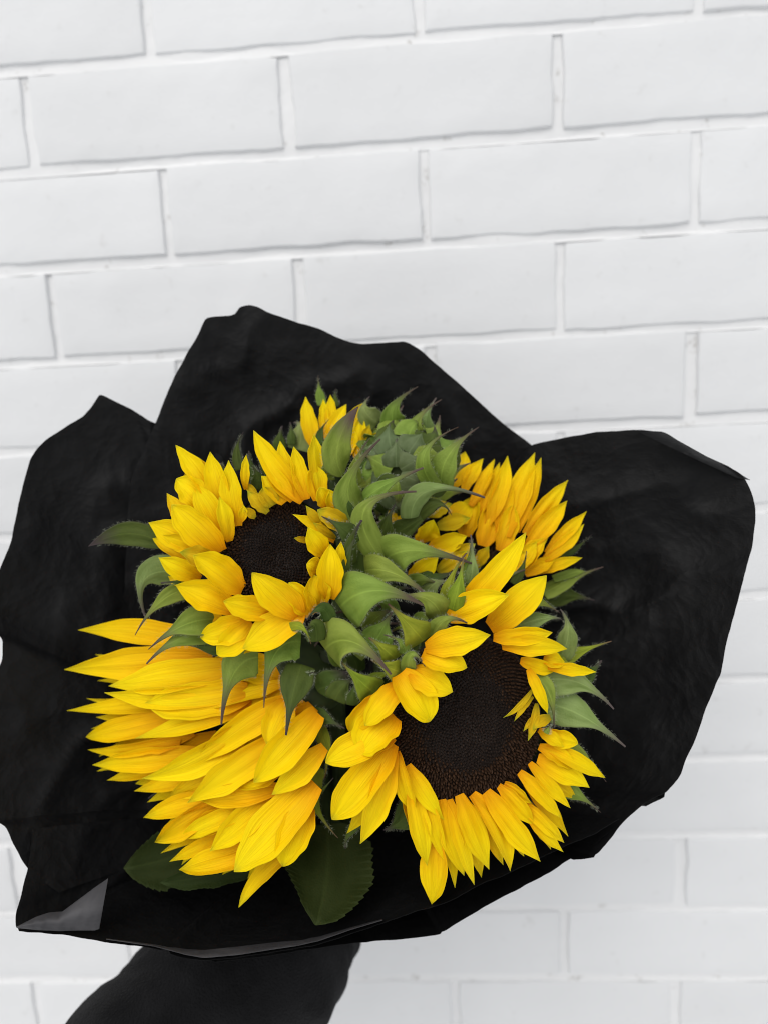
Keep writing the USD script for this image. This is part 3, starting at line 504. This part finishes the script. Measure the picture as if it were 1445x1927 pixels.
# ---- the head at the right, behind
fl = head('sunflower', 'sunflower at right rear, its orange-yellow petals standing up like a crown', 900, 1020, 0.425)
fl.disc(893, 1035, 46, 30, 0, -10, 260, (0.1, -0.75, -0.8))
fl.petals(R2, [(690, 500, 757, 333, 88), (750, 510, 833, 368, 62), (780, 570, 882, 368, 64), (810, 610, 902, 385, 62), (850, 650, 937, 352, 80), (900, 690, 955, 440, 80), (930, 700, 1052, 343, 105), (975, 680, 1077, 370, 82)], -16, -8, dz=(0, -4), bulge=0.03, m='deep_yellow_petal')
fl.petals(R2, [(760, 700, 800, 520, 110), (830, 740, 880, 540, 110), (700, 640, 780, 560, 110), (900, 760, 960, 560, 100), (1010, 690, 1192, 460, 80), (1010, 760, 1192, 543, 88), (1100, 770, 1272, 592, 62), (1090, 800, 1258, 650, 64), (1060, 850, 1252, 790, 55), (1010, 860, 1145, 785, 66),
    (980, 840, 1105, 705, 84), (940, 860, 1060, 720, 84), (900, 850, 1010, 760, 80)], -10, 2, dz=(0, 0), bulge=0.04, m='deep_yellow_petal')
fl.petals(R2, [(640, 655, 778, 620, 74, {'m': 'green_yellow_petal'}), (590, 610, 700, 560, 70, {'m': 'green_yellow_petal'}), (600, 760, 765, 697, 95), (560, 720, 622, 628, 95), (525, 890, 640, 790, 95), (440, 655, 497, 508, 64), (500, 645, 578, 610, 50), (640, 850, 770, 760, 70, {'m': 'green_yellow_petal'}), (700, 800, 800, 730, 70, {'m': 'green_yellow_petal'}), (800, 830, 858, 740, 56, {'m': 'green_yellow_petal'}), (730, 830, 760, 760, 40)], 6, 14, dz=(0, 0), bulge=0.08)
fl.bracts(R2, [(1090, 945, 1210, 880, 1342, 830, 70, {'z': (-14, -14, -16), 'm': 'green_bract'}), (1130, 880, 1240, 850, 1270, 860, 40, {'z': (-14, -14, -16), 'm': 'green_bract'}), (1160, 785, 1230, 745, 1293, 690, 36, {'z': (-14, -14, -16), 'm': 'dark_green_bract'}), (1090, 950, 1200, 950, 1305, 970, 110, {'z': (-20, -20, -22), 'm': 'dark_green_bract'}),
    (440, 700, 540, 640, 692, 545, 92, {'z': (24, 30, 30), 'm': 'dark_green_bract'}), (560, 920, 620, 880, 740, 850, 110, {'z': (10, 14, 12), 'm': 'dark_green_bract'}), (960, 900, 1000, 830, 1015, 760, 36, {'z': (10, 12, 12), 'm': 'dark_green_bract', 'nh': 8}), (880, 900, 930, 870, 1010, 840, 50, {'z': (10, 12, 12), 'm': 'green_bract', 'nh': 8})], nh=34)
fl.done()

# ---- the small half-open head at the top
fl = head('sunflower', 'small half-open sunflower at the top, few short yellow petals upright', 630, 800, 0.43)
fl.petals(R2, [(190, 260, 185, 98, 55), (150, 280, 155, 113, 50), (120, 330, 80, 103, 75), (240, 260, 325, 133, 64), (180, 330, 252, 138, 86), (300, 370, 318, 178, 74), (250, 360, 280, 220, 80), (370, 320, 402, 250, 66, {'m': 'green_yellow_petal'}), (335, 310, 352, 222, 48, {'m': 'green_yellow_petal'})], -8, 6, bulge=0.04)
fl.disc(634, 850, 40, 18, 0, -12, 160, (0.1, -0.9, -0.5))
fl.bracts(R2, [(150, 140, 138, 80, 133, 15, 44, {'z': (-14, -14, -14), 'm': 'green_bract'}), (210, 150, 205, 110, 210, 70, 30, {'z': (-14, -14, -14), 'm': 'dark_green_bract'}), (140, 310, 145, 250, 182, 200, 36, {'z': (8, 8, 8), 'm': 'dark_green_bract'}),
    (50, 330, 60, 240, 30, 215, 110, {'z': (-10, -8, -12), 'm': 'pale_green_bract'}), (20, 310, 20, 260, 15, 215, 40, {'z': (-6, -6, -8), 'm': 'dark_green_bract'}), (-30, 330, -30, 280, -20, 230, 60, {'z': (-12, -10, -12), 'm': 'dark_green_bract'}), (360, 330, 380, 270, 410, 260, 60, {'z': (-6, -2, 0), 'm': 'yellow_green_bract'})], nh=30)
fl.done()

# ---- the closed green bud
fl = head('sunflower', 'closed green sunflower bud at the top, pointed sepals, no petals showing', 765, 880, 0.425)
bc = C(765, 885, 0.432)
s_ = trimesh.creation.icosphere(3, 1.0); sv = s_.vertices * np.array([0.029, 0.029, 0.026])
sv = sv * (1 + 0.05 * (meshkit.fbm(s_.vertices * 3, 3) - 0.5)[:, None])
ax_ = unit(np.array([-0.25, 0.10, -1.0])); ex_ = unit(np.cross([0, 1, 0], ax_)); ey_ = np.cross(ax_, ex_)
def on_dome(th, ph, k=1.0):
    return bc + 0.030 * k * (math.sin(th) * (math.cos(ph) * ex_ + math.sin(ph) * ey_) + math.cos(th) * ax_)
for ring, (n_s, t0_, t1_, k1, w_) in enumerate(((14, 62, 104, 1.42, .019), (12, 46, 84, 1.10, .020), (9, 26, 64, 1.06, .020), (6, 6, 44, 1.05, .019))):
    for k in range(n_s):                            # overlapping pointed scales, the lowest ring flaring out
        ph = 2 * math.pi * (k + 0.5 * ring + rng.uniform(-0.12, 0.12)) / n_s; r0_, r1_ = math.radians(t0_), math.radians(t1_ + rng.uniform(-6, 6))
        V, f, uv, P, _ = blade(on_dome(r0_, ph, 1.0), on_dome(0.5 * (r0_ + r1_), ph, 1.06 + 0.03 * ring / 3), on_dome(r1_, ph + rng.uniform(-0.15, 0.15), k1 * rng.uniform(0.94, 1.06)), w_ * rng.uniform(0.9, 1.1), BRACT_W, cup=-0.35, ridge=0.03, wav=0.06, ns=22, nw=11)
        part(fl.path, 'bract', world(V), f, M[('green_bract', 'dark_green_bract', 'bloom_bract', 'bloom_bract')[ring] if k % 4 else 'green_bract'], uv=uv)
        fl.hair += hairs_on(P, 22, 0.0014)
part(fl.path, 'bud_body', world(bc + sv), s_.faces, M['dark_green_bract'])
fl.stem(bc + np.array([0, 0.01, 0.03]))
fl.bracts(R2, [(385, 215, 330, 160, 350, 105, 95, {'z': (-8, 0, -4), 'm': 'pale_green_bract'}), (480, 265, 450, 160, 555, 62, 115, {'z': (-10, 0, -4), 'm': 'green_bract'}), (600, 270, 590, 200, 632, 110, 85, {'z': (-14, -8, -8), 'm': 'pale_green_bract'}), (570, 330, 545, 220, 655, 118, 100, {'z': (-6, 4, 0), 'm': 'green_bract'}),
    (635, 495, 585, 350, 725, 235, 70, {'z': (24, 34, 22), 'm': 'green_bract', 'roll': 20}), (655, 480, 690, 350, 812, 235, 110, {'z': (22, 30, 18), 'm': 'green_bract'}), (700, 420, 720, 350, 745, 310, 50, {'z': (10, 14, 10), 'm': 'dark_green_bract'}),
    (525, 620, 610, 500, 838, 533, 90, {'z': (34, 42, 32), 'm': 'pale_green_bract', 'roll': -20, 'cup': -0.6}), (560, 610, 640, 560, 700, 610, 60, {'z': (30, 36, 34), 'm': 'dark_green_bract'}),], nh=36)
fl.done()

# ------------------------------------------------------------------ the black wrapping paper
wrap = thing('paper_wrap', world(NECK), 'crumpled black wrapping paper fanned out around the sunflowers', 'wrapping paper')
def sheet(name, edge, neck_d=0.535, power=1.7, bulge=0.0, seed=0, wr=1.0, rows=90, cols=220, m='black_paper', off=0.0, t0=0.06):
    """A sheet from the gathered neck out to its traced rim: (u, v, depth) along the rim."""
    E = np.array(edge, float)
    dist = np.concatenate([[0], np.cumsum(np.hypot(*np.diff(E[:, :2], axis=0).T))])
    x = np.linspace(0, dist[-1], cols)
    pch = PchipInterpolator(dist, E)(x)
    lin = np.stack([np.interp(x, dist, E[:, k]) for k in range(3)], -1)
    e = 0.75 * pch + 0.25 * lin
    e[:, :2] += 2.4 * (np.stack([meshkit.fbm(np.stack([x / 26.0, 0 * x + seed, 0 * x + k * 9.0], -1), 3) for k in range(2)], -1) - 0.5)
    ec = C(e[:, 0], e[:, 1], e[:, 2])
    t = np.linspace(t0, 1, rows)[:, None]
    c0 = NECK + np.array([0, 0, off])
    ang = np.linspace(0, 1, cols)
    lat = c0[:2] + (ec[None, :, :2] - c0[:2]) * t[..., None] ** 0.92
    dep = c0[2] + (ec[None, :, 2] - c0[2]) * t ** power
    P = np.concatenate([lat, np.broadcast_to(dep[..., None], (rows, cols, 1))], -1)
    n = unit(np.cross(np.gradient(P, axis=1), np.gradient(P, axis=0)))
    n = np.where((n[..., 2:] > 0), -n, n)
    q = P * 1.0
    amp = wr * (0.25 + 0.75 * np.sin(np.pi * np.clip(t, 0, 1)))
    w = 0.008 * (meshkit.fbm(q * 9 + seed * 5.3, 3) - 0.5)
    rid = 0.0035 * (1 - np.abs(meshkit.noise(q * np.array([34, 34, 12]) + seed * 9.1) * 2 - 1)) ** 3 + 0.0016 * (1 - np.abs(meshkit.noise(q * np.array([80, 60, 40]) + seed * 3.7 + 4) * 2 - 1)) ** 3
    cr = meshkit.fbm(q * np.array([16, 16, 8]) + seed * 2.9, 2); rid = rid + 0.0070 * (1 - np.clip(np.abs(cr - 0.5) * 5, 0, 1)) ** 2
    rad = 0.0040 * np.sin(ang * 40 + 5 * meshkit.noise(np.stack([ang * 9, 0 * ang + seed, 0 * ang], -1)))[None, :] * (1 - t) 
    h = amp * (w + 1.5 * rid + rad) + bulge * np.sin(np.pi * t)
    P = P + n * h[..., None] * np.array([0.5, 0.5, 1.0])
    V, f = solid_sheet(P, 0.00025)
    part(wrap, name, world(V), f, M[m])
    return P
# the back sheets first
sheet('paper_sheet', [(420, 860, .47), (355, 820, .465), (292, 795, .46), (240, 766, .455), (190, 743, .45), (178, 758, .45), (160, 781, .45), (120, 806, .445), (85, 830, .44), (60, 861, .437), (47, 900, .435), (35, 950, .43), (20, 1020, .425), (0, 1070, .42), (-22, 1130, .415), (-12, 1180, .412), (5, 1208, .41), (5, 1236, .41), (-8, 1270, .408), (-30, 1350, .405), (-32, 1450, .40), (-8, 1545, .398), (12, 1560, .397), (26, 1592, .396), (52, 1636, .395), (110, 1680, .40)], seed=1)
sheet('paper_sheet', [(230, 1160, .47), (236, 1080, .47), (240, 1000, .465), (248, 905, .46), (270, 850, .458), (295, 795, .455), (318, 735, .452), (350, 670, .45), (372, 630, .45), (388, 599, .45), (392, 597, .45), (420, 595, .45), (440, 592, .45), (452, 578, .45), (470, 574, .45), (510, 589, .45), (560, 606, .45), (600, 618, .452), (640, 637, .453), (680, 647, .455), (720, 645, .455), (757, 643, .455), (785, 655, .457), (815, 681, .46), (845, 705, .462), (900, 755, .465), (950, 800, .468), (1000, 838, .47), (1040, 880, .475), (1080, 950, .48)], seed=2)
sheet('paper_sheet', [(960, 880, .475), (980, 858, .47), (1003, 838, .462), (1050, 826, .45), (1130, 812, .435), (1200, 809, .425), (1245, 812, .42), (1280, 832, .415), (1330, 860, .41), (1370, 878, .408), (1398, 896, .405), (1412, 922, .402), (1422, 960, .40), (1418, 1010, .398), (1405, 1070, .395), (1390, 1130, .393), (1365, 1220, .39), (1355, 1270, .39), (1330, 1330, .388), (1310, 1390, .387), (1291, 1430, .386), (1280, 1460, .386), (1255, 1490, .386), (1220, 1508, .387), (1175, 1545, .39), (1120, 1590, .395)], seed=3)
# the front: an outer sheet and an inner one folded over at its rim
sheet('paper_sheet', [(330, 1790, .40), (400, 1809, .397), (500, 1798, .395), (600, 1784, .393), (690, 1772, .392), (760, 1765, .391), (830, 1757, .39), (862, 1738, .39), (900, 1715, .39), (960, 1682, .39), (1040, 1640, .39), (1080, 1616, .39), (1118, 1612, .39), (1140, 1590, .39), (1170, 1552, .39), (1210, 1517, .392), (1250, 1496, .394), (1276, 1464, .396)], seed=4, wr=0.5, off=0.006)
IN = [(60, 1560, .40), (52, 1634, .392), (40, 1680, .385), (29, 1728, .38), (31, 1748, .378), (120, 1757, .375), (200, 1770, .372), (290, 1784, .37), (350, 1800, .368), (384, 1806, .367), (450, 1800, .366), (500, 1792, .366), (560, 1783, .366), (600, 1774, .366), (660, 1753, .367), (720, 1735, .368), (790, 1711, .37), (850, 1690, .372), (905, 1661, .373), (970, 1635, .375), (1050, 1597, .378), (1110, 1571, .38), (1165, 1540, .385)]
sheet('paper_sheet', IN, seed=5, wr=0.6)
IN_RIM = [(u, v) for u, v, d in IN[15:]]
def strip(name, lower, upper, m, depth, lift, label=None, n=60, k=6, arch=0.0015):
    a, b = np.array(lower, float), np.array(upper, float)
    def samp(p):
        d = np.concatenate([[0], np.cumsum(np.hypot(*np.diff(p, axis=0).T))]); x = np.linspace(0, d[-1], n)
        return np.stack([np.interp(x, d, p[:, i]) for i in range(2)], -1)
    A, B = samp(a), samp(b)
    t = np.linspace(0, 1, k)[:, None, None]
    uv = A * (1 - t) + B * t
    dep = depth + lift * t[..., 0] - arch * np.sin(np.pi * t[..., 0]) + 0.0030 * (meshkit.fbm(np.concatenate([uv / 22.0, 0 * uv[..., :1]], -1), 3) - 0.5)
    P = C(uv[..., 0], uv[..., 1], dep)
    V, f = solid_sheet(P, 0.0003)
    part(wrap, name, world(V), f, M[m], label=label)
strip('folded_corner', [(31, 1746), (70, 1750), (110, 1752), (150, 1751), (178, 1751), (187, 1748)], [(33, 1745), (68, 1727), (92, 1719), (118, 1717), (150, 1693), (178, 1672), (204, 1654)], 'lit_grey_paper', 0.3735, 0.004, label='folded corner of the black paper, light through it painted in as grey', arch=0.006, k=14)  # grey colour stands for light coming through a single layer
strip('folded_edge', [(200, 1769), (290, 1782), (350, 1798), (384, 1804), (450, 1798), (500, 1790), (560, 1781), (600, 1772), (660, 1751), (720, 1733)], [(200, 1768), (290, 1779), (350, 1788), (384, 1790), (450, 1783), (500, 1777), (560, 1771), (600, 1764), (660, 1747), (720, 1731)], 'lit_grey_paper', 0.3645, 0.010, label='rolled front edge of the black paper, its sheen painted in as grey')  # sheen along the rim is put into the grey colour
strip('folded_edge', [(1245, 812), (1280, 831), (1330, 859), (1370, 877), (1398, 895), (1411, 903)], [(1200, 812), (1262, 842), (1320, 869), (1362, 888), (1388, 900), (1410, 902)], 'black_paper', 0.409, -0.006)
# the gathered neck of the wrap, down to the hand
tt = np.linspace(0, 1, 30); cp = NECK[None] + (NECK_LOW - NECK)[None] * (tt * 1.25 - 0.05)[:, None]
az = np.linspace(0, 2 * np.pi, 72, endpoint=False)
T_ = unit(NECK_LOW - NECK); a_ = unit(np.cross(T_, [0, 0, 1.0])); b_ = np.cross(T_, a_)
rr_ = (0.020 + 0.014 * np.abs(tt - 0.35) ** 1.2)[:, None] * (1 + 0.10 * np.sin(az * 9 + 1.3) + 0.05 * np.sin(az * 17))[None]
P = cp[:, None] + rr_[..., None] * (np.cos(az)[None, :, None] * a_ + np.sin(az)[None, :, None] * b_)
part(wrap, 'gathered_neck', world(P.reshape(-1, 3)), grid_faces(30, 72, True), M['black_paper'])

# ------------------------------------------------------------------ the arm that holds the bunch
import manifold3d as m3
person = thing('person', world(C(440, 1900, 0.48)), 'arm in a black sleeve reaching up under the bouquet to hold it', 'person')
def sphere(p, r):
    return m3.Manifold.sphere(float(r), 40).translate([float(x) for x in p])
def chain(pts):
    out = []
    for (p, r), (q, s) in zip(pts[:-1], pts[1:]):
        out.append(m3.Manifold.batch_hull([sphere(p, r), sphere(q, s)]))
    return out
sl = chain([(C(588, 1775, .53), .036), (C(545, 1785, .52), .052), (C(500, 1802, .51), .060), (C(402, 1898, .485), .063), (C(285, 2030, .455), .0685), (C(150, 2250, .42), .070), (C(-40, 2500, .36), .070)])
body = m3.Manifold.batch_boolean(sl, m3.OpType.Add).refine_to_length(0.0042)
v, f, _ = meshkit.arrays(body)
tm = trimesh.Trimesh(v, f, process=True); trimesh.smoothing.filter_taubin(tm, iterations=20)
axis = unit(C(318, 2010, .455) - C(545, 1780, .52))
al = tm.vertices @ axis
tm.vertices += tm.vertex_normals * (0.0050 * (meshkit.fbm(tm.vertices * np.array([14, 14, 14]) + 2, 3) - 0.5) * 2 + 0.0012 * (meshkit.fbm(tm.vertices * 90, 3) - 0.5) + 0.0075 * np.sin(al * 120 + 7 * meshkit.noise(tm.vertices * 18)) ** 3 * meshkit.noise(tm.vertices * 11 + 4))[:, None]
part(person, 'sleeve', world(tm.vertices), tm.faces, M['black_fabric'])
hand = chain([(C(560, 1752, .535), .024), (C(575, 1735, .545), .024)])
hc = NECK + (NECK_LOW - NECK) * 0.62
for k in range(4):
    o = hc + T_ * (-0.032 + 0.020 * k)
    ring = [(o + 0.032 * (math.cos(x) * a_ + math.sin(x) * b_), 0.0092 - 0.0004 * i) for i, x in enumerate(np.radians([200, 240, 285, 330, 368 - 6 * abs(k - 1)]))]
    hand += chain(ring)
hand += chain([(hc + T_ * -0.04 + 0.032 * (math.cos(x) * a_ + math.sin(x) * b_), 0.0105) for x in np.radians([190, 150, 110, 80])])
hand += chain([(hc + 0.034 * (math.cos(3.4) * a_ + math.sin(3.4) * b_) + T_ * -0.025, 0.016), (hc + 0.034 * (math.cos(3.4) * a_ + math.sin(3.4) * b_) + T_ * 0.025, 0.016)])
hm = m3.Manifold.batch_boolean(hand, m3.OpType.Add).refine_to_length(0.004)
v, f, _ = meshkit.arrays(hm)
tm = trimesh.Trimesh(v, f, process=True); trimesh.smoothing.filter_taubin(tm, iterations=10)
part(person, 'hand', world(tm.vertices), tm.faces, M['skin'])
